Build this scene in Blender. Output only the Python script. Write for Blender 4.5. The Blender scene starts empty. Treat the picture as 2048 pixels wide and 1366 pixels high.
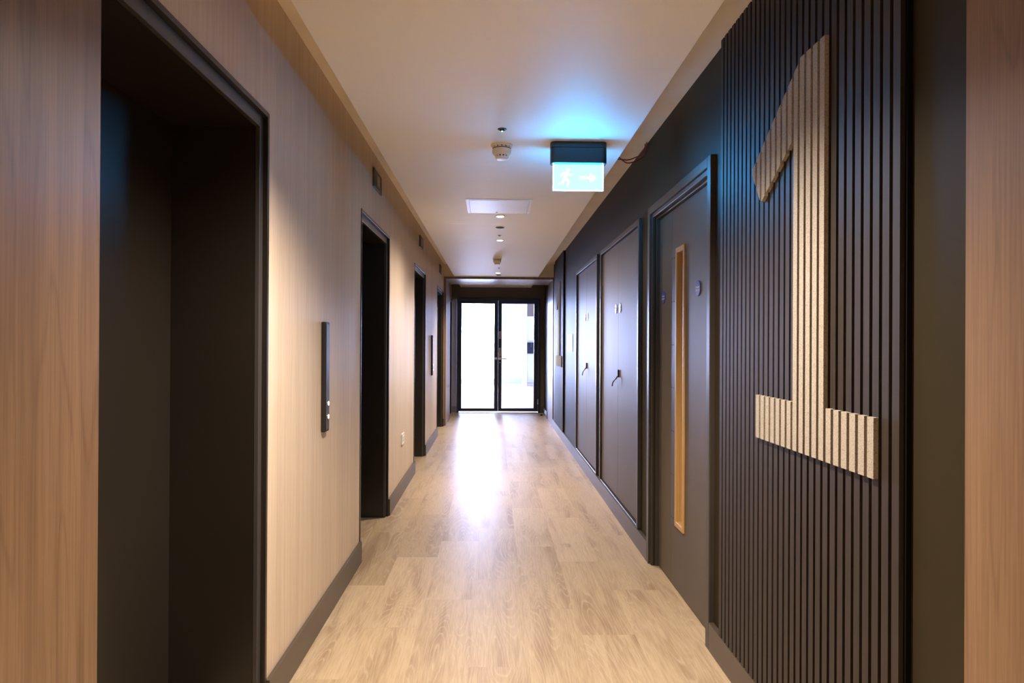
import bpy, bmesh, math, random
from mathutils import Vector, Matrix, Euler

# ------------------------------------------------------------------ camera, sky, exposure
scene = bpy.context.scene
C = scene.collection
R = math.radians

YAW, PITCH, ROLL = 0.02735, 0.00233, 0.00506      # radians: right, up, counter-clockwise
FPX, CAM_H = 1330.0, 1.37
cam_data = bpy.data.cameras.new('camera')
cam = bpy.data.objects.new('camera', cam_data)
C.objects.link(cam)
cam_data.sensor_width = 36.0
cam_data.lens = FPX / 2048.0 * 36.0
cam_data.clip_start = 0.02
cam_data.clip_end = 200
cam.location = (0, 0, CAM_H)
fwd = Vector((math.sin(YAW) * math.cos(PITCH), math.cos(YAW) * math.cos(PITCH), math.sin(PITCH)))
rt = Vector((math.cos(YAW), -math.sin(YAW), 0))
up = rt.cross(fwd)
r2 = rt * math.cos(ROLL) + up * math.sin(ROLL)
u2 = up * math.cos(ROLL) - rt * math.sin(ROLL)
cam.matrix_world = Matrix.Translation(cam.location) @ Matrix((r2, u2, -fwd)).transposed().to_4x4()
scene.camera = cam

SKY = 28.0
world = bpy.data.worlds.new('world')
scene.world = world
world.use_nodes = True
bg = world.node_tree.nodes['Background']
bg.inputs[0].default_value = (0.57, 0.62, 1.0, 1)
bg.inputs[1].default_value = SKY

scene.view_settings.view_transform = 'Standard'
scene.view_settings.look = 'None'
scene.view_settings.exposure = 1.32
scene.view_settings.gamma = 1.0
scene.view_settings.use_curve_mapping = False
scene.cycles.use_denoising = True
scene.cycles.max_bounces = 12
scene.cycles.diffuse_bounces = 8
scene.cycles.glossy_bounces = 5
scene.cycles.transparent_max_bounces = 12
scene.cycles.sample_clamp_indirect = 6.0
scene.cycles.caustics_reflective = False
scene.cycles.caustics_refractive = False

WARM = (1.0, 0.84, 0.66)
LAMP_W = 150.0         # each recessed downlight
SIGN_E = 29.0          # exit sign panel
# daylight enters the far room through a far window and an added side window (portals guide the sky's light)
def portal(name, loc, rot, sx, sy):
    d = bpy.data.lights.new(name, 'AREA')
    d.shape = 'RECTANGLE'; d.size = sx; d.size_y = sy
    d.cycles.is_portal = True
    o = bpy.data.objects.new(name, d)
    o.location = loc; o.rotation_euler = rot
    C.objects.link(o)
portal('window_daylight', (-1.35, 22.72, 1.45), (R(-90), 0, 0), 3.1, 2.7)
portal('added_window_daylight', (-4.12, 18.0, 1.45), (0, R(-90), 0), 2.7, 7.0)

# ------------------------------------------------------------------ helpers
def tag(o, label=None, cat=None, group=None, kind=None):
    if label: o['label'] = label
    if cat: o['category'] = cat
    if group: o['group'] = group
    if kind: o['kind'] = kind
    return o

def bx(bm, x0, x1, y0, y1, z0, z1):
    vs = [bm.verts.new((x, y, z)) for z in (z0, z1) for y in (y0, y1) for x in (x0, x1)]
    for f in ((0, 2, 3, 1), (4, 5, 7, 6), (0, 1, 5, 4), (2, 6, 7, 3), (0, 4, 6, 2), (1, 3, 7, 5)):
        bm.faces.new([vs[i] for i in f])

def boxes(*bs):
    bm = bmesh.new()
    for b in bs: bx(bm, *b)
    return bm

def bevel(bm, w, seg=2):
    bmesh.ops.bevel(bm, geom=list(bm.edges), offset=w, segments=seg, affect='EDGES', profile=0.6)
    return bm

def prism_yz(bm, pts, x0, x1):
    """polygon in the YZ plane swept between x0 and x1"""
    a = [bm.verts.new((x0, y, z)) for y, z in pts]
    b = [bm.verts.new((x1, y, z)) for y, z in pts]
    bm.faces.new(a); bm.faces.new(b[::-1])
    n = len(pts)
    for i in range(n):
        bm.faces.new((a[i], b[i], b[(i + 1) % n], a[(i + 1) % n]))

def lathe(bm, prof, cx, cy, cz, seg=40, axis='Z'):
    """profile of (radius, height) turned about an axis through the point"""
    rings = []
    for r, h in prof:
        ring = []
        for i in range(seg):
            t = 2 * math.pi * i / seg
            a, b = r * math.cos(t), r * math.sin(t)
            if axis == 'Z': p = (cx + a, cy + b, cz + h)
            elif axis == 'X': p = (cx + h, cy + a, cz + b)
            else: p = (cx + a, cy + h, cz + b)
            ring.append(bm.verts.new(p))
        rings.append(ring)
    for q in range(len(rings) - 1):
        for i in range(seg):
            j = (i + 1) % seg
            bm.faces.new((rings[q][i], rings[q][j], rings[q + 1][j], rings[q + 1][i]))
    bm.faces.new(rings[0][::-1]); bm.faces.new(rings[-1])

def tube(bm, pts, r, seg=10):
    rings = []
    pts = [Vector(p) for p in pts]
    for i, p in enumerate(pts):
        d = (pts[min(i + 1, len(pts) - 1)] - pts[max(i - 1, 0)]).normalized()
        ref = Vector((0, 0, 1)) if abs(d.z) < 0.9 else Vector((1, 0, 0))
        s = d.cross(ref).normalized(); t = d.cross(s)
        rings.append([bm.verts.new(p + s * r * math.cos(2 * math.pi * k / seg) + t * r * math.sin(2 * math.pi * k / seg)) for k in range(seg)])
    for q in range(len(rings) - 1):
        for i in range(seg):
            j = (i + 1) % seg
            bm.faces.new((rings[q][i], rings[q][j], rings[q + 1][j], rings[q + 1][i]))
    bm.faces.new(rings[0][::-1]); bm.faces.new(rings[-1])

def obj(name, bm, mat, parent=None, smooth=False):
    bmesh.ops.recalc_face_normals(bm, faces=list(bm.faces))
    me = bpy.data.meshes.new(name)
    bm.to_mesh(me); bm.free()
    me.materials.append(mat)
    if smooth:
        for p in me.polygons: p.use_smooth = True
        try: me.set_sharp_from_angle(angle=R(35))
        except Exception: pass
    o = bpy.data.objects.new(name, me)
    C.objects.link(o)
    if parent is not None:
        o.parent = parent
        o.matrix_parent_inverse = base_of(parent).inverted()
    return o

_base = {}
def base_of(o):
    return _base.get(o.name, Matrix.Identity(4))

def empty(name, loc):
    o = bpy.data.objects.new(name, None)
    o.empty_display_size = 0.1
    o.location = loc
    C.objects.link(o)
    _base[o.name] = Matrix.Translation(loc)
    return o

def kids(o): return [c for c in C.objects if c.parent == o]

def copy_tree(o, d=(0, 0, 0), parent=None):
    c = o.copy(); C.objects.link(c)
    if parent is None:
        c.location = Vector(o.location) + Vector(d)
    else:
        inv = o.matrix_parent_inverse.copy()
        c.parent = parent
        c.matrix_parent_inverse = inv
    for ch in kids(o): copy_tree(ch, d, c)
    return c

def struct(name, bm, mat, parent=None):
    o = obj(name, bm, mat, parent)
    if parent is None: o['kind'] = 'structure'
    return o

def text_bm(s, size, ext=0.0004):
    cu = bpy.data.curves.new('lettering', 'FONT')
    cu.body = s; cu.size = size; cu.extrude = ext
    cu.align_x = 'CENTER'; cu.align_y = 'CENTER'; cu.space_line = 0.95
    t = bpy.data.objects.new('lettering', cu)
    C.objects.link(t)
    bpy.context.view_layer.update()
    dg = bpy.context.evaluated_depsgraph_get()
    me = bpy.data.meshes.new_from_object(t.evaluated_get(dg))
    bm = bmesh.new(); bm.from_mesh(me)
    bpy.data.objects.remove(t); bpy.data.curves.remove(cu); bpy.data.meshes.remove(me)
    return bm

# ------------------------------------------------------------------ materials
def new_mat(name):
    m = bpy.data.materials.new(name); m.use_nodes = True
    nt = m.node_tree
    return m, nt, nt.nodes['Principled BSDF']

def N(nt, kind, **kw):
    n = nt.nodes.new(kind)
    for k, v in kw.items(): setattr(n, k, v)
    return n

def coords(nt, scale, attr='Object'):
    tc = N(nt, 'ShaderNodeTexCoord'); mp = N(nt, 'ShaderNodeMapping')
    mp.inputs['Scale'].default_value = scale
    nt.links.new(tc.outputs[attr], mp.inputs['Vector'])
    return mp.outputs['Vector']

def noise(nt, vec, scale=1.0, detail=3.0, rough=0.5, dist=0.0):
    n = N(nt, 'ShaderNodeTexNoise')
    n.inputs['Scale'].default_value = scale; n.inputs['Detail'].default_value = detail
    n.inputs['Roughness'].default_value = rough; n.inputs['Distortion'].default_value = dist
    nt.links.new(vec, n.inputs['Vector'])
    return n.outputs['Fac']

def ramp(nt, fac, stops):
    r = N(nt, 'ShaderNodeValToRGB')
    el = r.color_ramp.elements
    el[0].position, el[0].color = stops[0][0], (*stops[0][1], 1)
    el[1].position, el[1].color = stops[-1][0], (*stops[-1][1], 1)
    for p, c in stops[1:-1]:
        e = el.new(p); e.color = (*c, 1)
    nt.links.new(fac, r.inputs[0])
    return r.outputs[0]

def mix(nt, fac, a, b, mode='MIX'):
    m = N(nt, 'ShaderNodeMix', data_type='RGBA', blend_type=mode)
    for sock, v in ((m.inputs[0], fac), (m.inputs[6], a), (m.inputs[7], b)):
        if isinstance(v, (int, float)): sock.default_value = v
        elif isinstance(v, tuple): sock.default_value = (*v, 1)
        else: nt.links.new(v, sock)
    return m.outputs[2]

def math_(nt, op, a, b=None, clamp=False):
    m = N(nt, 'ShaderNodeMath', operation=op, use_clamp=clamp)
    for s, v in ((m.inputs[0], a), (m.inputs[1], b)):
        if v is None: continue
        if isinstance(v, (int, float)): s.default_value = v
        else: nt.links.new(v, s)
    return m.outputs[0]

def bump(nt, bsdf, h, strength, dist=0.002):
    b = N(nt, 'ShaderNodeBump')
    b.inputs['Strength'].default_value = strength; b.inputs['Distance'].default_value = dist
    nt.links.new(h, b.inputs['Height']); nt.links.new(b.outputs[0], bsdf.inputs['Normal'])

def paint(name, col, rough=0.5, metal=0.0, spec=0.5, var=0.06, bmp=0.05, bscale=220.0):
    m, nt, b = new_mat(name)
    v = coords(nt, (1, 1, 1))
    f = noise(nt, v, 3.0, 4.0)
    lo = tuple(c * (1 - var) for c in col); hi = tuple(min(1, c * (1 + var)) for c in col)
    nt.links.new(ramp(nt, f, [(0.3, lo), (0.7, hi)]), b.inputs['Base Color'])
    b.inputs['Roughness'].default_value = rough
    b.inputs['Metallic'].default_value = metal
    b.inputs['Specular IOR Level'].default_value = spec
    if bmp: bump(nt, b, noise(nt, v, bscale, 2.0), bmp, 0.001)
    return m

def glow(name, col, strength):
    m, nt, b = new_mat(name)
    b.inputs['Base Color'].default_value = (*col, 1)
    b.inputs['Emission Color'].default_value = (*col, 1)
    b.inputs['Emission Strength'].default_value = strength
    return m

def laminate_oak():
    m, nt, b = new_mat('pale_oak_laminate')
    v1 = coords(nt, (34, 34, 0.55)); v2 = coords(nt, (210, 210, 5.0)); v3 = coords(nt, (5, 5, 0.25))
    broad = noise(nt, v3, 1.0, 3.0, 0.55)
    mid = noise(nt, v1, 1.0, 4.0, 0.6, 0.2)
    fine = noise(nt, v2, 1.0, 3.0, 0.6)
    c1 = ramp(nt, mid, [(0.25, (0.66, 0.53, 0.41)), (0.5, (0.73, 0.60, 0.475)), (0.78, (0.79, 0.665, 0.54))])
    c2 = mix(nt, 0.55, c1, ramp(nt, fine, [(0.3, (0.74, 0.72, 0.69)), (0.65, (1, 1, 1))]), 'MULTIPLY')
    c3 = mix(nt, 0.6, c2, ramp(nt, broad, [(0.3, (0.80, 0.79, 0.78)), (0.7, (1.0, 1.0, 1.0))]), 'MULTIPLY')
    nt.links.new(c3, b.inputs['Base Color'])
    b.inputs['Roughness'].default_value = 0.48
    bump(nt, b, fine, 0.12, 0.001)
    return m

def portal_oak():
    m, nt, b = new_mat('brown_oak_veneer')
    v = coords(nt, (4.2, 4.2, 0.42))
    warp = noise(nt, v, 1.0, 3.0, 0.5)
    rings = math_(nt, 'FRACT', math_(nt, 'MULTIPLY', warp, 11.0))
    rings = math_(nt, 'ABSOLUTE', math_(nt, 'SUBTRACT', rings, 0.5))
    fine = noise(nt, coords(nt, (190, 190, 3.4)), 1.0, 4.0, 0.65)
    mid = noise(nt, coords(nt, (22, 22, 0.4)), 1.0, 3.0, 0.55)
    c = ramp(nt, mid, [(0.3, (0.18, 0.107, 0.060)), (0.7, (0.25, 0.157, 0.092))])
    c = mix(nt, 0.6, c, ramp(nt, rings, [(0.0, (0.72, 0.68, 0.64)), (0.12, (1, 1, 1)), (0.5, (1, 1, 1))]), 'MULTIPLY')
    c = mix(nt, 0.6, c, ramp(nt, fine, [(0.3, (0.62, 0.58, 0.54)), (0.62, (1.06, 1.05, 1.04))]), 'MULTIPLY')
    nt.links.new(c, b.inputs['Base Color'])
    b.inputs['Roughness'].default_value = 0.42
    bump(nt, b, fine, 0.15, 0.001)
    return m

def plank_floor():
    """planks carry three random numbers each in the corner attribute 'plank'"""
    m, nt, b = new_mat('limed_oak_vinyl_planks')
    at = N(nt, 'ShaderNodeAttribute', attribute_name='plank')
    sep = N(nt, 'ShaderNodeSeparateColor'); nt.links.new(at.outputs['Color'], sep.inputs[0])
    r1, r2_, r3 = sep.outputs[0], sep.outputs[1], sep.outputs[2]
    tc = N(nt, 'ShaderNodeTexCoord')
    off = N(nt, 'ShaderNodeCombineXYZ')
    nt.links.new(math_(nt, 'MULTIPLY', r1, 37.0), off.inputs[0])
    nt.links.new(math_(nt, 'MULTIPLY', r2_, 53.0), off.inputs[1])
    nt.links.new(math_(nt, 'MULTIPLY', r3, 19.0), off.inputs[2])
    add = N(nt, 'ShaderNodeVectorMath', operation='ADD')
    nt.links.new(tc.outputs['Object'], add.inputs[0]); nt.links.new(off.outputs[0], add.inputs[1])
    def mp(s):
        n = N(nt, 'ShaderNodeMapping'); n.inputs['Scale'].default_value = s
        nt.links.new(add.outputs[0], n.inputs['Vector']); return n.outputs[0]
    broad = noise(nt, mp((8.5, 1.1, 1)), 1.0, 3.5, 0.55, 0.3)
    warp = noise(nt, mp((6.0, 0.62, 1)), 1.0, 1.5, 0.4, 0.12)
    rings = math_(nt, 'FRACT', math_(nt, 'MULTIPLY', warp, 34.0))
    rings = math_(nt, 'ABSOLUTE', math_(nt, 'SUBTRACT', rings, 0.5))
    fine = noise(nt, mp((130, 7.0, 1)), 1.0, 4.0, 0.65)
    knots = noise(nt, mp((7.0, 3.0, 1)), 1.0, 2.0, 0.4)
    base = ramp(nt, r1, [(0.0, (0.40, 0.30, 0.195)), (0.5, (0.45, 0.345, 0.23)), (1.0, (0.505, 0.395, 0.275))])
    c = mix(nt, 0.85, base, ramp(nt, broad, [(0.30, (0.62, 0.53, 0.47)), (0.50, (0.98, 0.97, 0.96)), (0.8, (1.1, 1.1, 1.08))]), 'MULTIPLY')
    ringmask = math_(nt, 'MULTIPLY', ramp(nt, rings, [(0.0, (1, 1, 1)), (0.17, (0, 0, 0)), (0.5, (0, 0, 0))]),
                     ramp(nt, broad, [(0.35, (1, 1, 1)), (0.62, (0.15, 0.15, 0.15))]))
    c = mix(nt, math_(nt, 'MULTIPLY', ringmask, 0.36), c, (0.68, 0.58, 0.44))
    c = mix(nt, 0.5, c, ramp(nt, fine, [(0.34, (0.66, 0.60, 0.53)), (0.58, (1.04, 1.04, 1.04))]), 'MULTIPLY')
    c = mix(nt, 0.7, c, ramp(nt, knots, [(0.16, (0.45, 0.34, 0.25)), (0.27, (1, 1, 1))]), 'MULTIPLY')
    nt.links.new(c, b.inputs['Base Color'])
    b.inputs['Specular IOR Level'].default_value = 0.30
    rr = math_(nt, 'ADD', math_(nt, 'MULTIPLY', fine, 0.14), 0.31)
    nt.links.new(rr, b.inputs['Roughness'])
    bump(nt, b, fine, 0.10, 0.001)
    return m

def ceiling_paint():
    m, nt, b = new_mat('white_ceiling_paint')
    b.inputs['Base Color'].default_value = (0.88, 0.865, 0.84, 1)
    b.inputs['Roughness'].default_value = 0.58
    w = noise(nt, coords(nt, (1.0, 5.5, 1)), 1.0, 2.5, 0.5)
    bump(nt, b, w, 0.22, 0.02)
    return m

def slat_wood(name, lo, hi, rough=0.5, sx=260):
    m, nt, b = new_mat(name)
    f = noise(nt, coords(nt, (sx, sx, 3.0)), 1.0, 4.0, 0.65)
    nt.links.new(ramp(nt, f, [(0.32, lo), (0.68, hi)]), b.inputs['Base Color'])
    b.inputs['Roughness'].default_value = rough
    bump(nt, b, f, 0.25, 0.001)
    return m

def felt():
    m, nt, b = new_mat('speckled_beige_felt')
    v = coords(nt, (1, 1, 1))
    f = noise(nt, v, 260.0, 3.0, 0.7); g = noise(nt, v, 70.0, 2.0, 0.5)
    c = ramp(nt, f, [(0.33, (0.17, 0.14, 0.115)), (0.45, (0.325, 0.29, 0.25)), (0.7, (0.40, 0.365, 0.32))])
    c = mix(nt, 0.5, c, ramp(nt, g, [(0.3, (0.86, 0.84, 0.82)), (0.7, (1, 1, 1))]), 'MULTIPLY')
    nt.links.new(c, b.inputs['Base Color'])
    b.inputs['Roughness'].default_value = 0.85
    bump(nt, b, f, 0.3, 0.001)
    return m

def clear_glass():
    m, nt, b = new_mat('clear_glass')
    out = nt.nodes['Material Output']
    tr = N(nt, 'ShaderNodeBsdfTransparent'); gl = N(nt, 'ShaderNodeBsdfGlossy')
    tr.inputs[0].default_value = (0.95, 0.98, 1.0, 1)
    gl.inputs['Roughness'].default_value = 0.02
    fr = N(nt, 'ShaderNodeFresnel'); fr.inputs[0].default_value = 1.45
    mx = N(nt, 'ShaderNodeMixShader')
    nt.links.new(fr.outputs[0], mx.inputs[0]); nt.links.new(tr.outputs[0], mx.inputs[1]); nt.links.new(gl.outputs[0], mx.inputs[2])
    nt.links.new(mx.outputs[0], out.inputs[0])
    return m

M = {
    'oak': laminate_oak(), 'portal': portal_oak(), 'floor': plank_floor(), 'raft': ceiling_paint(),
    'ceiling': paint('soffit_paint', (0.80, 0.73, 0.62), 0.6),
    'olive': paint('dark_olive_wall_paint', (0.027, 0.0205, 0.0105), 0.52, spec=0.2, bmp=0.04),
    'skirt': paint('dark_bronze_skirting_paint', (0.075, 0.058, 0.044), 0.36, bmp=0.03),
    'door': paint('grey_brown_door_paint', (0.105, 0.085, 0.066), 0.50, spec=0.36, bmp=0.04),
    'frame': paint('dark_door_frame_paint', (0.045, 0.038, 0.033), 0.36, bmp=0.02),
    'lift': paint('black_brown_powder_coat', (0.020, 0.016, 0.013), 0.30, spec=0.5, bmp=0.08, bscale=500),
    'liftframe': paint('satin_bronze_lift_frame', (0.060, 0.056, 0.058), 0.34, metal=0.1, bmp=0.04),
    'black': paint('matt_black', (0.010, 0.009, 0.010), 0.5),
    'gap': paint('black_acoustic_felt', (0.0035, 0.003, 0.003), 0.95, spec=0.1),
    'slat': slat_wood('dark_wenge_slats', (0.015, 0.011, 0.0095), (0.036, 0.0255, 0.0215), 0.55),
    'felt': felt(),
    'white': paint('white_plastic', (0.80, 0.79, 0.76), 0.35),
    'detector': paint('cream_plastic', (0.80, 0.72, 0.60), 0.40),
    'vent': paint('dark_vent_slots', (0.05, 0.045, 0.04), 0.6),
    'enamel': paint('white_enamelled_steel', (0.74, 0.76, 0.82), 0.42),
    'steel': paint('brushed_steel', (0.62, 0.60, 0.57), 0.28, metal=1.0),
    'nickel': paint('satin_nickel', (0.78, 0.73, 0.69), 0.45, metal=0.35),
    'plate': paint('blued_steel_plate', (0.085, 0.083, 0.09), 0.42, metal=0.3),
    'bead': slat_wood('yellow_oak_bead', (0.46, 0.26, 0.085), (0.62, 0.38, 0.15), 0.4, 160),
    'darkglass': paint('unlit_dark_glass', (0.004, 0.004, 0.005), 0.06, bmp=0),
    'blue': paint('navy_sign_enamel', (0.045, 0.050, 0.26), 0.30, bmp=0),
    'print': paint('white_sign_print', (0.85, 0.85, 0.88), 0.5, bmp=0),
    'glass': clear_glass(),
    'blackframe': paint('blue_black_aluminium', (0.012, 0.014, 0.030), 0.30, spec=0.5),
    'casing': paint('glow_tinted_sign_casing', (0.010, 0.035, 0.055), 0.30),  # blue tint puts the lit panel's glow into a dark casing's colour
    'signpanel': glow('lit_acrylic_sign_panel', (0.0092, 0.27, 0.64), SIGN_E),
    'signwhite': glow('lit_white_sign_symbols', (0.12, 0.40, 0.80), SIGN_E),
    'lens': glow('lit_downlight_lens', (1.0, 0.86, 0.66), 14.0),
    'btn': glow('lit_call_button', (0.80, 0.85, 1.0), 3.0),
    'green': glow('green_indicator', (0.10, 1.0, 0.45), 7.0),
    'red': paint('red_cable_sheath', (0.30, 0.012, 0.014), 0.35, bmp=0),
    'pinkred': paint('faded_red_cable_sheath', (0.42, 0.16, 0.14), 0.4, bmp=0),
    'roomwall': paint('bright_white_room_paint', (0.86, 0.87, 0.88), 0.6),
    'roomskirt': paint('pale_blue_room_skirting', (0.42, 0.66, 0.80), 0.5),
    'cabinet': paint('grey_white_cabinet_lacquer', (0.62, 0.66, 0.70), 0.35),
    'oven': paint('dark_oven_glass', (0.02, 0.025, 0.05), 0.12, bmp=0),
    'stone': paint('grey_brown_cupboard_panel', (0.16, 0.13, 0.12), 0.5),
}

# ------------------------------------------------------------------ the setting
XL, XR = -0.83, 0.99            # wall faces
SL, SR = -0.814, 0.966          # skirting faces
ZR, ZC = 2.46, 2.67             # raft underside, upper ceiling
PL, PR, PZ = -0.79, 0.978, 2.425 # inner faces of the oak portals
YB = -3.6                       # corridor end behind
Y1, Y2 = 11.0, 12.05            # far portal front and back
YE = 13.05                      # end wall face
LIFTS = [(1.34, 2.46), (4.16, 5.28), (6.95, 8.075), (9.73, 10.91)]
LZ = 2.205
LD = -1.155                     # lift door plane

# floor: individual planks as faces, each with its own random numbers
def floor():
    random.seed(11)
    bm = bmesh.new()
    col = bm.loops.layers.float_color.new('plank')
    W, L = 0.256, 1.05
    offs = {0: .623, 1: .065, 2: .407, 3: .715, 4: .274, 5: 1.017, 6: .531}
    k0, k1 = -13, 17
    for k in range(k0, k1):
        xa = -0.866 + W * k
        o = offs.get(k, (0.623 + 0.37 * k) % L)
        n0 = int((YB - 1) // L) - 1
        for n in range(n0, 24):
            ya, yb = o + n * L, o + (n + 1) * L
            ya, yb = max(ya, YB - 0.3), min(yb, 22.9)
            if yb <= ya: continue
            if ya < YE - 0.3 and (k < -2 or k > 8): 
                if yb < YE - 0.3: continue
                ya = YE - 0.3
            g = 0.00025
            vs = [bm.verts.new(p) for p in ((xa + g, ya + g, 0), (xa + W - g, ya + g, 0), (xa + W - g, yb - g, 0), (xa + g, yb - g, 0))]
            f = bm.faces.new(vs)
            c = (random.random(), random.random(), random.random(), 1)
            for l in f.loops: l[col] = c
    # dark bed under the planks shows in the joints
    o = struct('floor', bm, M['floor'])
    return o
floor()
struct('floor_slab', boxes((-5, 5, YB - 0.4, 23.2, -0.15, -0.0015)), paint('brown_joint_bed', (0.34, 0.25, 0.16), 0.8))

# left wall with the four lift openings
T = 0.40
bs = []
ys = YB
for a, b in LIFTS:
    bs.append((XL - T, XL, ys, a + 0.004, 0, ZC))
    bs.append((XL - T, XL, a + 0.004, b - 0.004, LZ - 0.004, ZC))
    ys = b - 0.004
bs.append((XL - T, XL, ys, 12.20, 0, ZC))
bs.append((XL - T, XL, 12.20, YE, 2.205, ZC))
struct('wall_left', boxes(*bs), M['oak'])

# right wall, dark paint
D2 = (3.035, 4.085)           # single fire door clear opening
RA, RB = (4.43, 6.05), (6.24, 7.83)
bs = [(XR, XR + 0.3, YB, D2[0], 0, ZC), (XR, XR + 0.3, *D2, 2.165, ZC), (XR, XR + 0.3, D2[1], RA[0] + .03, 0, ZC)]
for q, nxt in ((RA, RB[0]), (RB, None)):
    bs.append((XR, XR + 0.3, q[0] + .03, q[1] - .03, 2.165, ZC))
    bs.append((XR, XR + 0.3, q[0] + .03, q[1] - .03, 0, 0.145))
bs.append((XR, XR + 0.3, RA[1] - .03, RB[0] + .03, 0, ZC))
bs.append((XR, XR + 0.3, RB[1] - .03, YE, 0, ZC))
bs.append((XR + 0.3, XR + 0.5, 3.0, 8.0, 0, ZC))
struct('wall_right', boxes(*bs), M['olive'])

struct('wall_rear', boxes((XL - T, XR + .4, YB - 0.2, YB, 0, ZC)), M['olive'])
EX0, EX1, EZ = -0.725, 0.915, 2.245
struct('wall_end', boxes((-4.2, EX0, YE, YE + .15, 0, 3.0), (EX1, 4.2, YE, YE + .15, 0, 3.0), (EX0, EX1, YE, YE + .15, EZ, 3.0)), M['door'])  # lighter door paint stands in for veiling glare over the dark wall paint

struct('ceiling', boxes((XL - T, XR + .5, YB - .2, YE, ZC, ZC + 0.1)), M['ceiling'])
RL, RRt = -0.655, 0.727
def raft(name, y0, y1):
    o = struct(name, bevel(boxes((RL, RRt, y0, y1, ZR, ZC - 0.001)), 0.002, 1), M['raft'])
raft('ceiling_raft', 1.36, Y1 - 0.02)
raft('ceiling_raft', Y2 + 0.02, YE - 0.002)
raft('ceiling_raft', YB + 0.05, 0.28)

# oak portals standing across the corridor (jambs, head) - near one around the camera, far one before the end bay
def oak_portal(name, y0, y1):
    struct(name, bevel(boxes((XL, PL, y0, y1, 0, PZ), (PR, XR, y0, y1, 0, PZ), (XL, XR, y0, y1, PZ, PZ + 0.035)), 0.0015, 1), M['portal'])
oak_portal('trim_1', 0.30, 1.355)
oak_portal('trim_2', Y1, Y2)
# bulkhead above each portal head up to the ceiling
struct('trim_3', boxes((XL, XR, 0.31, 1.345, PZ + 0.036, ZC - 0.001)), M['ceiling'])
struct('trim_4', boxes((XL, XR, Y1 + 0.01, Y2 - 0.01, PZ + 0.036, ZC - 0.001)), M['ceiling'])

# skirtings
def skirt(name, x0, x1, y0, y1, h=0.13):
    struct(name, bevel(boxes((x0, x1, y0, y1, 0, h)), 0.002, 2), M['skirt'])
skirt('baseboard_left', XL, SL, 2.462, 4.168)
skirt('baseboard_left', XL, SL, 5.283, 7.0)
skirt('baseboard_left', XL, SL, 8.08, 9.79)
skirt('baseboard_left', XL, SL, 10.915, Y1 - 0.003)
skirt('baseboard_left', XL, SL, Y2 + 0.003, 12.19)
skirt('baseboard_right', SR, XR, 1.358, 2.952, 0.125)
skirt('baseboard_right', SR, XR, 4.168, Y1 - 0.003, 0.125)
skirt('baseboard_right', SR, XR, Y2 + 0.003, YE - 0.02, 0.125)
skirt('baseboard_end', XL, EX0 - 0.003, YE - 0.018, YE, 0.13)
skirt('baseboard_end', EX1 + 0.003, SR - 0.001, YE - 0.018, YE, 0.13)

# dark side door in the left of the end bay
d5 = struct('door_5', boxes((XL - 0.14, XL - 0.10, 12.25, 12.93, 0.004, 2.15)), M['lift'])
obj('frame', boxes((XL - 0.20, XL + 0.008, 12.20, 12.25, 0, 2.205), (XL - 0.20, XL + 0.008, 12.93, 12.98, 0, 2.205), (XL - 0.20, XL + 0.008, 12.25, 12.93, 2.15, 2.205)), M['lift'], d5)

# the bright room beyond the glazed doors
RY = 22.6
struct('wall_room_side', boxes((-4.3, -4.1, YE + .15, 14.5, 0, 3.0), (-4.3, -4.1, 21.5, RY, 0, 3.0), (-4.3, -4.1, 14.5, 21.5, 2.8, 3.0), (-4.3, -4.1, 14.5, 21.5, 0, 0.1)), M['roomwall'])
struct('wall_room_right', boxes((4.1, 4.3, YE + .15, RY, 0, 3.0)), M['roomwall'])
struct('wall_room_far', boxes((-4.3, -2.9, RY, RY + .2, 0, 3.0), (0.2, 4.3, RY, RY + .2, 0, 3.0), (-2.9, 0.2, RY, RY + .2, 2.8, 3.0), (-2.9, 0.2, RY, RY + .2, 0, 0.1)), M['roomwall'])
struct('ceiling_room', boxes((-4.3, 4.3, YE + .15, RY + .2, 3.0, 3.1)), M['roomwall'])
skirt_o = struct('baseboard_room', bevel(boxes((0.2, 4.08, RY - 0.02, RY, 0, 0.2)), 0.002, 1), M['roomskirt'])
w1 = struct('window_1', boxes((-2.9, -2.84, RY + .03, RY + .09, .1, 2.8), (0.14, 0.2, RY + .03, RY + .09, .1, 2.8), (-2.84, 0.14, RY + .03, RY + .09, .1, .16), (-2.84, 0.14, RY + .03, RY + .09, 2.74, 2.8), (-1.38, -1.32, RY + .03, RY + .09, .16, 2.74)), M['enamel'])
obj('pane', boxes((-2.84, 0.14, RY + .055, RY + .063, .16, 2.74)), M['glass'], w1)
w2 = struct('added_window', boxes((-4.25, -4.19, 14.5, 14.56, .1, 2.8), (-4.25, -4.19, 21.44, 21.5, .1, 2.8), (-4.25, -4.19, 14.56, 21.44, .1, .16), (-4.25, -4.19, 14.56, 21.44, 2.74, 2.8), (-4.25, -4.19, 17.97, 18.03, .16, 2.74)), M['enamel'])  # unseen side window, added to brighten the room's far wall
obj('pane', boxes((-4.224, -4.216, 14.56, 21.44, .16, 2.74)), M['glass'], w2)

col = struct('wall_pier', bevel(boxes((0.945, 1.06, 21.3, 21.9, 0.0, 3.0)), 0.003, 1), M['roomwall'])
obj('skirting', boxes((0.925, 1.065, 21.28, 21.9, 0, 0.16)), M['cabinet'], col)

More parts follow.
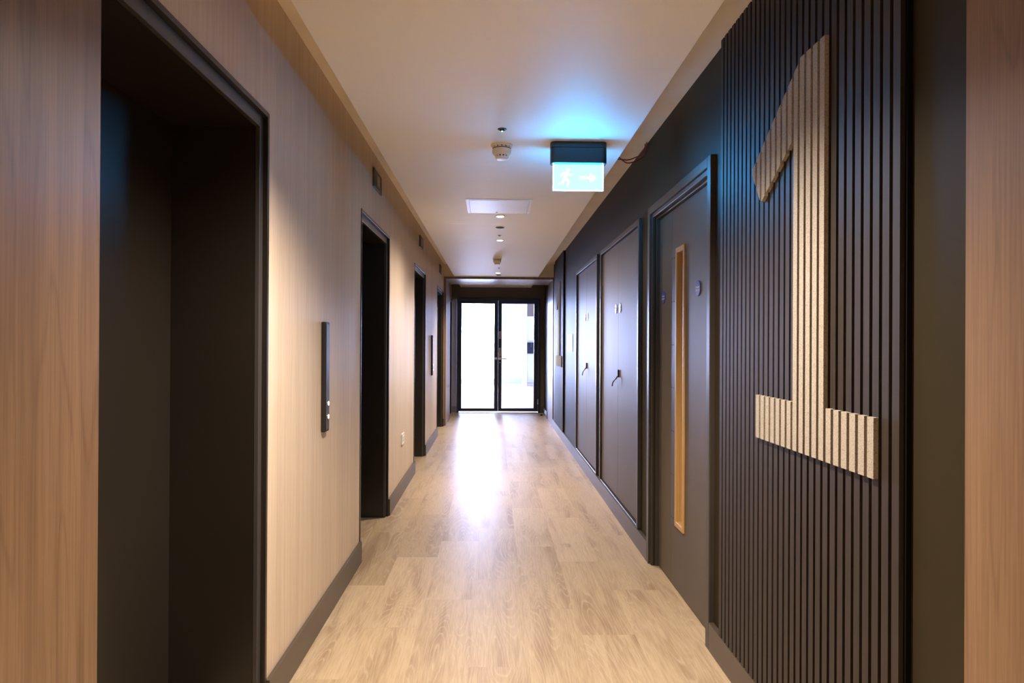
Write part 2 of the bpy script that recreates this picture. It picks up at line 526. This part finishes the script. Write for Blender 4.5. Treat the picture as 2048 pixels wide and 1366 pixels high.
cb = empty('tall_kitchen_cabinet', (1.4, 21.5, 0))
tag(cb, 'tall pale cabinet run with a built-in dark oven, beyond the glazed end doors', 'cabinet')
obj('carcass', boxes((1.07, 2.3, 21.52, 22.1, 0.10, 2.9)), M['cabinet'], cb)
obj('plinth', boxes((1.07, 2.3, 21.56, 22.1, 0.0, 0.10)), M['cabinet'], cb)
obj('door', bevel(boxes((1.075, 2.295, 21.50, 21.52, 0.20, 0.955)), .002, 1), M['cabinet'], cb)
obj('door', bevel(boxes((1.075, 2.295, 21.50, 21.52, 1.445, 2.225)), .002, 1), M['cabinet'], cb)
obj('top_panel', bevel(boxes((1.075, 2.295, 21.50, 21.52, 2.24, 2.88)), .002, 1), M['stone'], cb)
ov = obj('oven_door', bevel(boxes((1.085, 1.70, 21.49, 21.515, 1.03, 1.39)), .003, 1), M['oven'], cb)
obj('handle', boxes((1.10, 1.68, 21.455, 21.47, 1.392, 1.41), (1.12, 1.14, 21.47, 21.49, 1.394, 1.408), (1.64, 1.66, 21.47, 21.49, 1.394, 1.408)), M['steel'], ov)

# ------------------------------------------------------------------ door_1: black glazed double doors at the end
def end_doors():
    y0, y1 = YE - 0.02, YE + 0.08
    fr = struct('door_1', bevel(boxes((EX0, EX0 + .045, y0, y1, 0, EZ), (EX1 - .045, EX1, y0, y1, 0, EZ), (EX0 + .045, EX1 - .045, y0, y1, EZ - .045, EZ)), .002, 1), M['blackframe'])
    fr['label'] = 'black aluminium glazed double doors closing the end of the corridor'
    ya, yb = YE - 0.005, YE + 0.045
    def leaf(x0, x1, g0, g1):
        l = obj('door_leaf', bevel(boxes((x0, g0, ya, yb, .03, EZ - .0455), (g1, x1, ya, yb, .03, EZ - .0455), (g0, g1, ya, yb, .03, .09), (g0, g1, ya, yb, 2.14, EZ - .0455)), .0015, 1), M['blackframe'], fr)
        obj('pane', boxes((g0, g1, YE + .016, YE + .024, .09, 2.14)), M['glass'], l)
        return l
    l1 = leaf(EX0 + .0455, 0.0845, -0.632, 0.008)
    l2 = leaf(0.0855, EX1 - .0455, 0.156, 0.787)
    def handle(cx, s, parent):
        bm = bmesh.new()
        lathe(bm, [(0.026, 0), (0.026, -0.008), (0.011, -0.010), (0.011, -0.045)], cx, ya, 1.065, 20, 'Y')
        tube(bm, [(cx, ya - .045, 1.065), (cx + s * .05, ya - .048, 1.064), (cx + s * .13, ya - .045, 1.058)], 0.0095)
        obj('handle', bm, M['nickel'], parent, True)
    handle(0.045, -1, l1); handle(0.122, 1, l2)
    for zc, n in ((1.525, 7), (1.19, 8)):
        k = obj('keypad', bevel(boxes((0.102, 0.140, ya - .014, ya, zc - n * .0105, zc + n * .0105)), .003, 2), M['nickel'], l2)
        bm = bmesh.new()
        for i in range(n):
            for j in (0, 1):
                lathe(bm, [(0.0055, 0), (0.0055, -0.004), (0.003, -0.005)], 0.113 + j * .016, ya - .014, zc + (i - (n - 1) / 2) * .0185, 10, 'Y')
        obj('button', bm, M['black'], k)
    bm = bmesh.new(); lathe(bm, [(0.012, 0), (0.012, -.006), (.008, -.009)], 0.120, ya, 0.985, 16, 'Y')
    obj('key_cylinder', bm, M['nickel'], l2)
    for z in (0.22, 1.2, 2.02):
        bm = bmesh.new(); lathe(bm, [(0.009, -.05), (0.009, .05)], EX1 - .047, y0 - .008, z, 12, 'Z')
        obj('hinge', bm, M['steel'] if z < .5 else M['blackframe'], fr, True)
    obj('threshold', boxes((EX0 + .045, EX1 - .045, YE - .03, YE + .09, 0.0, .012)), M['steel'], fr)
end_doors()
bm = bmesh.new()
lathe(bm, [(0.022, 0), (0.022, 0.012), (0.016, 0.03), (0.006, 0.034)], 0.905, 12.55, 0, 20)
tag(obj('door_stop', bm, M['black'], None, True), 'small black rubber stop on the floor before the glazed end doors', 'door stop')

# ------------------------------------------------------------------ lift entrances on the left wall
def lift(a, b):
    """a..b: outer edges along the corridor"""
    t = empty('elevator_entrance', (XL, (a + b) / 2, 0))
    fl = 0.018; fw = 0.034; fh = 0.045
    def ring(e0, x0, x1, w, wh, zt):
        return boxes((x0, x1, a + e0, a + e0 + w, 0, zt), (x0, x1, b - e0 - w, b - e0, 0, zt), (x0, x1, a + e0 + w, b - e0 - w, zt - wh, zt))
    obj('flange', bevel(ring(0, XL - 0.03, XL + 0.005, fl, fl, LZ), .001, 1), M['lift'], t)
    obj('frame', bevel(ring(fl, XL - 0.028, XL - 0.0125, fw, fh, LZ - fl), .001, 1), M['liftframe'], t)
    w = fl + fw; zh = LZ - fl - fh
    obj('jamb_lining', boxes((LD - .02, XL - 0.0285, a + w - .012, a + w, 0, zh)), M['lift'], t)
    obj('jamb_lining', boxes((LD - .02, XL - 0.0285, b - w, b - w + .012, 0, zh)), M['lift'], t)
    obj('head_lining', boxes((LD - .02, XL - 0.0285, a + w - .012, b - w + .012, zh, zh + .012)), M['lift'], t)
    m = (a + b) / 2
    obj('door_panel', bevel(boxes((LD - .03, LD, a + w - .02, m - .0015, .006, zh + .02)), .001, 1), M['lift'], t)
    obj('door_panel', bevel(boxes((LD - .03, LD, m + .0015, b - w + .02, .006, zh + .02)), .001, 1), M['lift'], t)
    obj('sill', boxes((LD - .03, LD + .05, a + w, b - w, 0.0, .004)), M['liftframe'], t)
    return t
ltxt = ['dark recessed elevator entrance in pale oak wall, first and largest beside the near oak jamb',
        'dark elevator entrance between the near call panel and the white wall socket',
        'dark elevator entrance between the white wall socket and the second call panel',
        'narrow-looking dark elevator entrance right against the far oak portal']
for (a, b), s in zip(LIFTS, ltxt):
    tag(lift(a, b), s, 'elevator', 'elevator entrances along the oak wall')

def call_panel(y):
    t = empty('elevator_call_panel', (XL, y, 1.2))
    h0, h1 = 0.935, 1.468; w = .078
    bm = boxes((XL, XL + .022, y - w / 2, y + w / 2, h0, h1))
    bevel(bm, .006, 2)
    obj('housing', bm, M['black'], t)
    obj('faceplate', boxes((XL + .022, XL + .0232, y - w / 2 + .008, y + w / 2 - .008, h0 + .012, h1 - .012)), M['frame'], t)
    for z in (1.008, 1.072):
        bm = bmesh.new(); lathe(bm, [(0.0135, 0), (0.0135, .004)], XL + .0232, y, z, 20, 'X')
        k = obj('button', bm, M['steel'], t, True)
        bm = bmesh.new(); lathe(bm, [(0.0095, 0.004), (0.0095, .0052)], XL + .0232, y, z, 20, 'X')
        obj('lit_ring', bm, M['btn'], k)
    return t
cp = call_panel(3.262)
tag(cp, 'slim black call panel with two lit buttons, beside the nearest elevator', 'call panel', 'elevator call panels')
c2 = copy_tree(cp, (0, 5.61, 0)); c2['label'] = 'slim black call panel with lit buttons, between the third elevator and the last elevator'

def indicator(y):
    t = empty('elevator_indicator', (XL, y, 2.5))
    obj('housing', bevel(boxes((XL, XL + .012, y - .155, y + .155, 2.435, 2.562)), .0015, 1), M['plate'], t)
    obj('display', boxes((XL + .012, XL + .0128, y - .05, y + .06, 2.458, 2.538)), M['darkglass'], t)
    return t
ind = indicator(4.70)
g = 'elevator indicators above the openings'
tag(ind, 'dark rectangular indicator box above the second elevator, largest of the three', 'elevator indicator', g)
for y, s in ((7.53, 'dark rectangular indicator box above the third elevator, in the middle of the three'),
             (10.27, 'smallest dark indicator box, above the last elevator by the far portal')):
    copy_tree(ind, (0, y - 4.70, 0))['label'] = s

sk = empty('wall_socket', (XL, 6.09, .49))
tag(sk, 'small white wall socket low on the oak wall after the second elevator', 'socket')
obj('faceplate', bevel(boxes((XL, XL + .009, 6.01, 6.17, .442, .542)), .002, 2), M['white'], sk)
obj('rocker_switch', bevel(boxes((XL + .009, XL + .013, 6.055, 6.075, .500, .520)), .001, 1), M['white'], sk)
obj('rocker_switch', bevel(boxes((XL + .009, XL + .013, 6.105, 6.125, .500, .520)), .001, 1), M['white'], sk)
obj('pin_holes', boxes((XL + .0088, XL + .0094, 6.05, 6.056, .47, .482), (XL + .0088, XL + .0094, 6.074, 6.080, .47, .482), (XL + .0088, XL + .0094, 6.10, 6.106, .47, .482), (XL + .0088, XL + .0094, 6.124, 6.130, .47, .482)), M['black'], sk)

# ------------------------------------------------------------------ right side: slat panels and the big "1"
PITCH_S, Y_S = 0.0424, 2.435
def slat_panel():
    t = empty('acoustic_slat_panel', (XR, 2.2, .125))
    z0, z1 = 0.126, ZC - 0.002
    ya, yb = 1.548, Y_S + 9 * PITCH_S + .006
    obj('backing', boxes((XR - .0125, XR, ya, yb, z0, z1)), M['gap'], t)
    bm = bmesh.new()
    k = 9
    while Y_S + k * PITCH_S - .0285 > 1.55:
        far = Y_S + k * PITCH_S
        bx(bm, SR, XR - .0125, max(far - .0285, 1.556), far, z0, z1)
        k -= 1
    obj('slats', bm, M['slat'], t)
    return t
sp = slat_panel()
tag(sp, 'dark ribbed wood slat panel behind the large beige number, beside the near oak jamb', 'wall panel', 'dark slat panels')
copy_tree(sp, (0, 7.72, 0))['label'] = 'dark ribbed wood slat panel behind the smaller-looking beige number, against the far oak portal'

def number_one():
    t = empty('wall_number', (SR, 2.0, 1.03))
    def top(y):
        if y <= 2.066: return 2.267
        return 2.254 - (y - 2.066) * 0.645
    def low(y):
        if y >= 2.358: return 1.878 + (y - 2.358) * 1.50
        return 1.882 + (2.345 - y) * 0.58
    for i in range(19):
        far = Y_S - PITCH_S * i; near = far - .0285
        segs = []
        if i <= 7:
            segs.append([(near, low(near)), (far, min(low(far), top(far) - .02)), (far, top(far)), (near, top(near))])
            if i >= 1: segs.append([(near, 1.033), (far, 1.033), (far, 1.187), (near, 1.187)])
        elif i <= 12:
            segs.append([(near, 1.033), (far, 1.033), (far, top(far)), (near, top(near))])
        else:
            segs.append([(near, 1.033), (far, 1.033), (far, 1.187), (near, 1.187)])
        for s in segs:
            bm = bmesh.new(); prism_yz(bm, s, SR - .013, SR - .0002)
            obj('felt_bar', bm, M['felt'], t)
    return t
n1 = number_one()
tag(n1, 'large beige ribbed numeral 1 on the dark slat panel beside the fire door', 'number sign', 'beige numerals on the slat panels')
copy_tree(n1, (0, 7.75, 0))['label'] = 'beige ribbed numeral 1 on the far slat panel beside the white wall notice'

# ------------------------------------------------------------------ door_2: fire door with vision panel
def architrave(a, b, zt, z0, w=0.042):
    """stepped frame on the wall face, outer edges a..b"""
    bm = boxes((SR, XR + .012, a, a + w, z0, zt), (SR, XR + .012, b - w, b, z0, zt), (SR, XR + .012, a + w, b - w, zt - w, zt))
    return bevel(bm, .004, 2)
def fire_door():
    a, b = 2.952, 4.166
    root = struct('door_2', architrave(a, b, 2.222, 0, .048), M['frame'])
    root['label'] = 'dark fire door with tall narrow wood-beaded vision slot beside the near slat panel'
    i0, i1 = a + .048, b - .048
    obj('door_frame', bevel(boxes((XR - .012, 1.09, i0, i0 + .03, 0, 2.174), (XR - .012, 1.09, i1 - .03, i1, 0, 2.174), (XR - .012, 1.09, i0 + .03, i1 - .03, 2.15, 2.174),
                                  (1.002, 1.09, i0 + .03, i0 + .042, 0, 2.15), (1.002, 1.09, i1 - .042, i1 - .03, 0, 2.15), (1.002, 1.09, i0 + .042, i1 - .042, 2.138, 2.15)), .002, 1), M['frame'], root)
    X = 1.022; xb = 1.066
    m = 3.788
    v0, v1, z0, z1 = 3.525, 3.688, .355, 1.905
    main = obj('door_leaf', boxes((X, xb, i0 + .044, v0, .006, 2.136), (X, xb, v1, m - .001, .006, 2.136), (X, xb, v0, v1, .006, z0), (X, xb, v0, v1, z1, 2.136)), M['door'], root)
    w = .020
    obj('vision_bead', bevel(boxes((X - .010, xb - .012, v0, v0 + w, z0, z1), (X - .010, xb - .012, v1 - w, v1, z0, z1), (X - .010, xb - .012, v0 + w, v1 - w, z0, z0 + .03), (X - .010, xb - .012, v0 + w, v1 - w, z1 - .03, z1)), .003, 1), M['bead'], main)
    obj('vision_glass', boxes((X + .026, X + .032, v0 + w, v1 - w, z0 + .03, z1 - .03)), M['darkglass'], main)
    pl = obj('edge_plate', boxes((X - .003, X, v1 + .012, m - .003, z0 - .01, z1 + .002)), M['plate'], main)
    bm = bmesh.new()
    for k in range(7):
        lathe(bm, [(0.004, 0), (.004, -.0012)], X - .003, v1 + .05, z0 + .03 + k * .245, 10, 'X')
        lathe(bm, [(0.004, 0), (.004, -.0012)], X - .003, m - .014, z0 + .03 + k * .245, 10, 'X')
    obj('screws', bm, M['black'], pl)
    obj('door_leaf', bevel(boxes((X, xb, m + .001, i1 - .044, .006, 2.136)), .001, 1), M['door'], root)
fire_door()

def disc_sign(x, y, z):
    t = empty('fire_door_sign', (x, y, z))
    bm = bmesh.new(); lathe(bm, [(0.038, 0), (0.038, -.0025), (.0365, -.004)], x, y, z, 36, 'X')
    obj('disc', bm, M['blue'], t)
    bm = text_bm('Fire door\nkeep shut', 0.0155)
    bm.transform(Matrix.Translation((x - .0042, y, z)) @ Matrix(((0, 0, -1, 0), (-1, 0, 0, 0), (0, 1, 0, 0), (0, 0, 0, 1))))
    obj('lettering', bm, M['print'], t)
    return t
fs = disc_sign(1.022, 3.30, 1.648)
g = 'round blue door signs'
tag(fs, 'round blue sign with white lettering on the wide leaf of the fire door', 'sign', g)
def sign_copy(dx, y, s):
    copy_tree(fs, (dx, y - 3.30, 0))['label'] = s
sign_copy(0, 3.975, 'round blue sign on the narrow leaf of the fire door, left of the vision slot')

# ------------------------------------------------------------------ riser cupboards
XD = 0.984
def riser(a, b):
    t = empty('riser_cupboard', (XR, (a + b) / 2, .125))
    z0, zt = 0.127, 2.212; w = .040
    obj('frame', architrave(a, b, zt, z0, w), M['frame'], t)
    obj('frame_sill', bevel(boxes((SR + .003, XR + .012, a + w, b - w, z0, z0 + .018)), .002, 1), M['frame'], t)
    m = (a + b) / 2
    l1 = obj('door', bevel(boxes((XD, XD + .04, a + w + .002, m - .0015, z0 + .026, zt - w - .004)), .001, 1), M['door'], t)
    l2 = obj('door', bevel(boxes((XD, XD + .04, m + .0015, b - w - .002, z0 + .026, zt - w - .004)), .001, 1), M['door'], t)
    bm = bmesh.new()
    bx(bm, XD - .012, XD, m - .052, m - .030, 1.105, 1.165)
    bevel(bm, .003, 2)
    h = obj('lock', bm, M['black'], l1)
    bm = bmesh.new()
    tube(bm, [(XD - .010, m - .041, 1.115), (XD - .022, m - .038, 1.095), (XD - .030, m + .01, 1.078), (XD - .034, m + .055, 1.052), (XD - .034, m + .062, 1.030)], .0055)
    obj('lever', bm, M['plate'], h, True)
    for z in (.42, 1.85):
        bm = bmesh.new(); lathe(bm, [(0.006, -.045), (.006, .045)], XD - .004, b - w - .004, z, 10)
        obj('hinge', bm, M['black'], l2, True)
    return t
tag(riser(*RA), 'wide two-leaf dark riser cupboard next to the fire door', 'cupboard')
tag(riser(*RB), 'two-leaf dark riser cupboard beside the white wall notice', 'cupboard')
mA, mB = (RA[0] + RA[1]) / 2, (RB[0] + RB[1]) / 2
sign_copy(XD - 1.022, mA - .085, 'round sign on the nearer leaf of the cupboard next to the fire door')
sign_copy(XD - 1.022, mA + .085, 'round sign on the farther leaf of the cupboard next to the fire door')
sign_copy(XD - 1.022, mB - .085, 'round sign on the nearer leaf of the cupboard beside the wall notice')
sign_copy(XD - 1.022, mB + .085, 'round sign on the farther leaf of the cupboard beside the wall notice')

tag(obj('wall_notice', bevel(boxes((XR - .006, XR, 8.32, 8.90, 1.262, 1.488)), .001, 1), M['white']), 'blank white rectangular notice on the dark wall between cupboard and slat panel', 'notice')

# ------------------------------------------------------------------ ceiling fittings
def downlight(x, y, lit=True):
    t = empty('recessed_downlight', (x, y, ZR))
    bm = bmesh.new(); lathe(bm, [(0.042, 0), (0.042, -.002), (.038, -.005), (.032, -.005), (.031, -.001)], x, y, ZR, 32)
    obj('trim_ring', bm, M['steel'] if lit else M['black'], t, True)
    bm = bmesh.new(); lathe(bm, [(0.030, -.0012), (0.030, -.005), (.024, -.008)], x, y, ZR, 28)
    obj('lens', bm, M['lens'] if lit else M['vent'], t, True)
    if lit:
        d = bpy.data.lights.new('downlight_beam', 'SPOT')
        d.energy = LAMP_W; d.color = WARM; d.spot_size = R(138); d.spot_blend = 1.0; d.shadow_soft_size = 0.03
        o = bpy.data.objects.new('downlight_beam', d); C.objects.link(o)
        o.location = (0, 0, -.03); o.parent = t
    return t
def lamp_power(t, k, beam=None):
    for c in kids(t):
        if c.type == 'LIGHT':
            c.data = c.data.copy(); c.data.energy = LAMP_W * k
            if beam: c.data.spot_size = R(beam)
    return t
g = 'lit downlights in the corridor ceiling'
dl = downlight(0.05, 5.71)
tag(dl, 'lit round downlight right behind the white ceiling access panel', 'downlight', g)
for y, s in ((7.04, 'lit round downlight behind the second row of small fittings, middle of the three lit ones'),
             (10.32, 'smallest lit downlight, just before the far oak portal')):
    lamp_power(tag(copy_tree(dl, (0.01, y - 5.71, 0)), s), 0.48 if y < 9 else 0.9)
# same fitting over the near end; the one behind is added for ceiling bounce
lamp_power(tag(copy_tree(dl, (0, 2.05 - 5.71, 0)), 'lit round downlight over the near end of the corridor, nearest of all'), 1.12, 137)
lamp_power(tag(copy_tree(dl, (0, -0.3 - 5.71, 0)), 'added unseen downlight just behind the near oak portal, brightening the ceiling'), 2.3, 100)
lamp_power(dl, 0.50, 160)
dk = downlight(0.053, 6.275, False)
tag(dk, 'unlit black downlight between the two nearer lit ones', 'downlight', 'unlit black downlights')
copy_tree(dk, (0.015, 10.66 - 6.275, 0))['label'] = 'unlit black downlight against the far portal head'

def sensor(x, y, r, led):
    t = empty('ceiling_sensor', (x, y, ZR))
    bm = bmesh.new(); lathe(bm, [(r, 0), (r, -.0015), (r * .86, -.004), (r * .74, -.004)], x, y, ZR, 28)
    obj('trim_ring', bm, M['plate'] if led else M['steel'], t, True)
    bm = bmesh.new(); lathe(bm, [(r * .72, -.003), (r * .60, -.007), (r * .3, -.010)], x, y, ZR, 24)
    obj('dome', bm, M['darkglass'] if led else M['vent'], t, True)
    if led:
        bm = bmesh.new(); lathe(bm, [(.0035, -.0095), (.0035, -.0115)], x, y + .001, ZR, 12)
        obj('indicator_light', bm, M['green'], t)
    return t
tag(sensor(0.037, 3.385, .0235, True), 'small dark round ceiling sensor with a green light', 'sensor')
tag(sensor(0.052, 6.73, .021, False), 'tiny plain round sensor between the unlit and lit downlights', 'sensor')
tag(sensor(0.068, 9.63, .016, False), 'tiniest round sensor behind the farther smoke detector', 'sensor')

def smoke(x, y):
    t = empty('smoke_detector', (x, y, ZR))
    bm = bmesh.new(); lathe(bm, [(0.060, 0), (0.060, -.005), (.056, -.010), (.052, -.012)], x, y, ZR, 48)
    obj('base', bm, M['detector'], t, True)
    bm = bmesh.new(); lathe(bm, [(.0505, -.011), (.0505, -.026)], x, y, ZR, 48)
    obj('vent_slots', bm, M['vent'], t)
    bm = bmesh.new()
    for k in range(14):
        a = 2 * math.pi * k / 14
        b2 = bmesh.new(); bx(b2, .048, .0525, -.0075, .0075, -.018, -.011)
        b2.transform(Matrix.Translation((x, y, ZR)) @ Matrix.Rotation(a, 4, 'Z'))
        me = bpy.data.meshes.new('tmp'); b2.to_mesh(me); bm.from_mesh(me); b2.free(); bpy.data.meshes.remove(me)
    lathe(bm, [(.0525, -.018), (.0525, -.020), (.050, -.0205)], x, y, ZR, 48)
    obj('upper_ring', bm, M['detector'], t)
    bm = bmesh.new(); lathe(bm, [(.0515, -.025), (.052, -.046), (.046, -.054), (.036, -.058)], x, y, ZR, 48)
    obj('body', bm, M['detector'], t, True)
    bm = bmesh.new(); lathe(bm, [(.034, -.056), (.030, -.070)], x, y, ZR, 32)
    obj('inner_chamber', bm, M['vent'], t)
    bm = bmesh.new()
    for k in range(12):
        a = 2 * math.pi * k / 12
        b2 = bmesh.new(); bx(b2, .026, .0375, -.0052, .0052, -.070, -.056)
        b2.transform(Matrix.Translation((x, y, ZR)) @ Matrix.Rotation(a, 4, 'Z'))
        me = bpy.data.meshes.new('tmp'); b2.to_mesh(me); bm.from_mesh(me); b2.free(); bpy.data.meshes.remove(me)
    lathe(bm, [(.036, -.068), (.034, -.076), (.026, -.080), (.01, -.081)], x, y, ZR, 40)
    obj('cap', bm, M['white'], t)
    return t
sm = smoke(0.038, 3.66)
tag(sm, 'cream round smoke detector hanging beside the lit exit sign', 'smoke detector', 'ceiling smoke detectors')
copy_tree(sm, (0.0, 8.58 - 3.66, 0))['label'] = 'small-looking smoke detector farther down the ceiling past the downlights'

ap = empty('ceiling_access_panel', (0.036, 5.31, ZR))
tag(ap, 'white square access hatch set in the corridor ceiling', 'access panel')
x0, x1, y0, y1 = -.222, .293, 5.045, 5.575
obj('rim', bevel(boxes((x0, x0 + .024, y0, y1, ZR - .003, ZR), (x1 - .024, x1, y0, y1, ZR - .003, ZR), (x0 + .024, x1 - .024, y0, y0 + .024, ZR - .003, ZR), (x0 + .024, x1 - .024, y1 - .024, y1, ZR - .003, ZR)), .0008, 1), M['enamel'], ap)
obj('hatch_door', boxes((x0 + .0265, x1 - .0265, y0 + .0265, y1 - .0265, ZR - .004, ZR - .0005)), M['enamel'], ap)
bm = bmesh.new(); lathe(bm, [(.008, -.004), (.008, -.006)], .02, y1 - .05, ZR, 14)
obj('lock', bm, M['vent'], ap)

# exit sign: casing on the ceiling, lit acrylic blade below
def exit_sign(cx, y):
    t = empty('exit_sign', (cx, y, ZR))
    hw, hd, zb = .153, .042, 2.345
    def outline(hw, hd, r, n=8):
        pts = []
        for (sx, sy, a0) in ((1, 1, 0), (-1, 1, 90), (-1, -1, 180), (1, -1, 270)):
            for k in range(n + 1):
                a = R(a0 + 90 * k / n)
                pts.append((cx + sx * (hw - r) + r * math.cos(a), y + sy * (hd - r) + r * math.sin(a)))
        return pts
    bm = bmesh.new()
    prev = None
    rings = []
    for z, s in ((ZR, 0), (zb + .085, 0), (zb + .0835, .002), (zb + .082, 0), (zb + .003, 0), (zb, .003)):
        rings.append([bm.verts.new((px, py, z)) for px, py in outline(hw - s, hd - s, .030)])
    for q in range(len(rings) - 1):
        n = len(rings[0])
        for i in range(n):
            bm.faces.new((rings[q][i], rings[q][(i + 1) % n], rings[q + 1][(i + 1) % n], rings[q + 1][i]))
    bm.faces.new(rings[0]); bm.faces.new(rings[-1][::-1])
    obj('casing', bm, M['casing'], t, True)
    z0 = 2.203; w = .137
    pn = obj('lit_panel', bevel(boxes((cx - w, cx + w, y - .004, y + .004, z0, zb + .001)), .002, 2), M['signpanel'], t)
    e = .0035
    obj('bright_edge', boxes((cx - w - .0008, cx - w + e, y - .0046, y + .0046, z0 - .0008, zb), (cx + w - e, cx + w + .0008, y - .0046, y + .0046, z0 - .0008, zb), (cx - w + e, cx + w - e, y - .0046, y + .0046, z0 - .0008, z0 + e)), M['signwhite'], pn)
    # running figure, doorway and arrow, white on the green-blue blade
    bm = bmesh.new()
    zc = z0 + .07
    def poly(pts):
        a = [bm.verts.new((cx + px, y - .0048, zc + pz)) for px, pz in pts]
        b = [bm.verts.new((cx + px, y - .0041, zc + pz)) for px, pz in pts]
        bm.faces.new(a); bm.faces.new(b[::-1])
        for i in range(len(pts)): bm.faces.new((a[i], a[(i + 1) % len(pts)], b[(i + 1) % len(pts)], b[i]))
    def limb(p, q, w0, w1):
        d = Vector((q[0] - p[0], q[1] - p[1])).normalized(); n = Vector((-d.y, d.x))
        poly([(p[0] + n.x * w0, p[1] + n.y * w0), (q[0] + n.x * w1, q[1] + n.y * w1), (q[0] - n.x * w1, q[1] - n.y * w1), (p[0] - n.x * w0, p[1] - n.y * w0)])
    hx = -.068
    poly([(hx + .012 + .0085 * math.cos(k * math.pi / 6), .040 + .0085 * math.sin(k * math.pi / 6)) for k in range(12)])
    limb((hx + .006, .028), (hx - .006, -.006), .010, .008)
    limb((hx + .006, .026), (hx + .026, .012), .0045, .004); limb((hx + .026, .012), (hx + .036, .020), .004, .0035)
    limb((hx + .002, .026), (hx - .020, .020), .0045, .004); limb((hx - .020, .020), (hx - .028, .006), .004, .0035)
    limb((hx - .004, -.004), (hx + .016, -.022), .007, .0055); limb((hx + .016, -.022), (hx + .010, -.048), .0055, .004)
    limb((hx - .008, -.004), (hx - .016, -.028), .007, .005); limb((hx - .016, -.028), (hx - .038, -.036), .005, .004)
    obj('running_figure', bm, M['signwhite'], pn)
    bm = bmesh.new()
    ax = .055
    poly([(ax - .045, .006), (ax + .01, .006), (ax + .01, -.006), (ax - .045, -.006)])
    poly([(ax + .01, .026), (ax + .045, 0), (ax + .01, -.026)])
    obj('arrow', bm, M['signwhite'], pn)
    return t
tag(exit_sign(.455, 3.615), 'brightly lit hanging exit sign with dark casing under the ceiling', 'exit sign')

def cable(pts, r, mat, label):
    v = [Vector(p) for p in pts]
    out = []
    for i in range(len(v) - 1):
        p0 = v[max(i - 1, 0)]; p1 = v[i]; p2 = v[i + 1]; p3 = v[min(i + 2, len(v) - 1)]
        for k in range(8):
            s = k / 8
            out.append(0.5 * ((2 * p1) + (-p0 + p2) * s + (2 * p0 - 5 * p1 + 4 * p2 - p3) * s * s + (-p0 + 3 * p1 - 3 * p2 + p3) * s ** 3))
    out.append(v[-1])
    bm = bmesh.new(); tube(bm, out, r, 8)
    tag(obj('red_cable', bm, mat, None, True), label, 'cable', 'loose red cables at the ceiling edge')
cable([(.978, 4.30, 2.669), (.965, 4.258, 2.629), (.92, 4.17, 2.565), (.86, 4.054, 2.511), (.80, 3.997, 2.480), (.728, 3.935, 2.468)], .0036, M['red'], 'upper red cable looping from the dark wall into the ceiling edge')
cable([(.980, 4.262, 2.669), (.966, 4.228, 2.600), (.925, 4.140, 2.538), (.87, 4.066, 2.494), (.80, 4.00, 2.463), (.728, 3.89, 2.466)], .0036, M['red'], 'lower red cable sagging beneath the other at the ceiling edge')
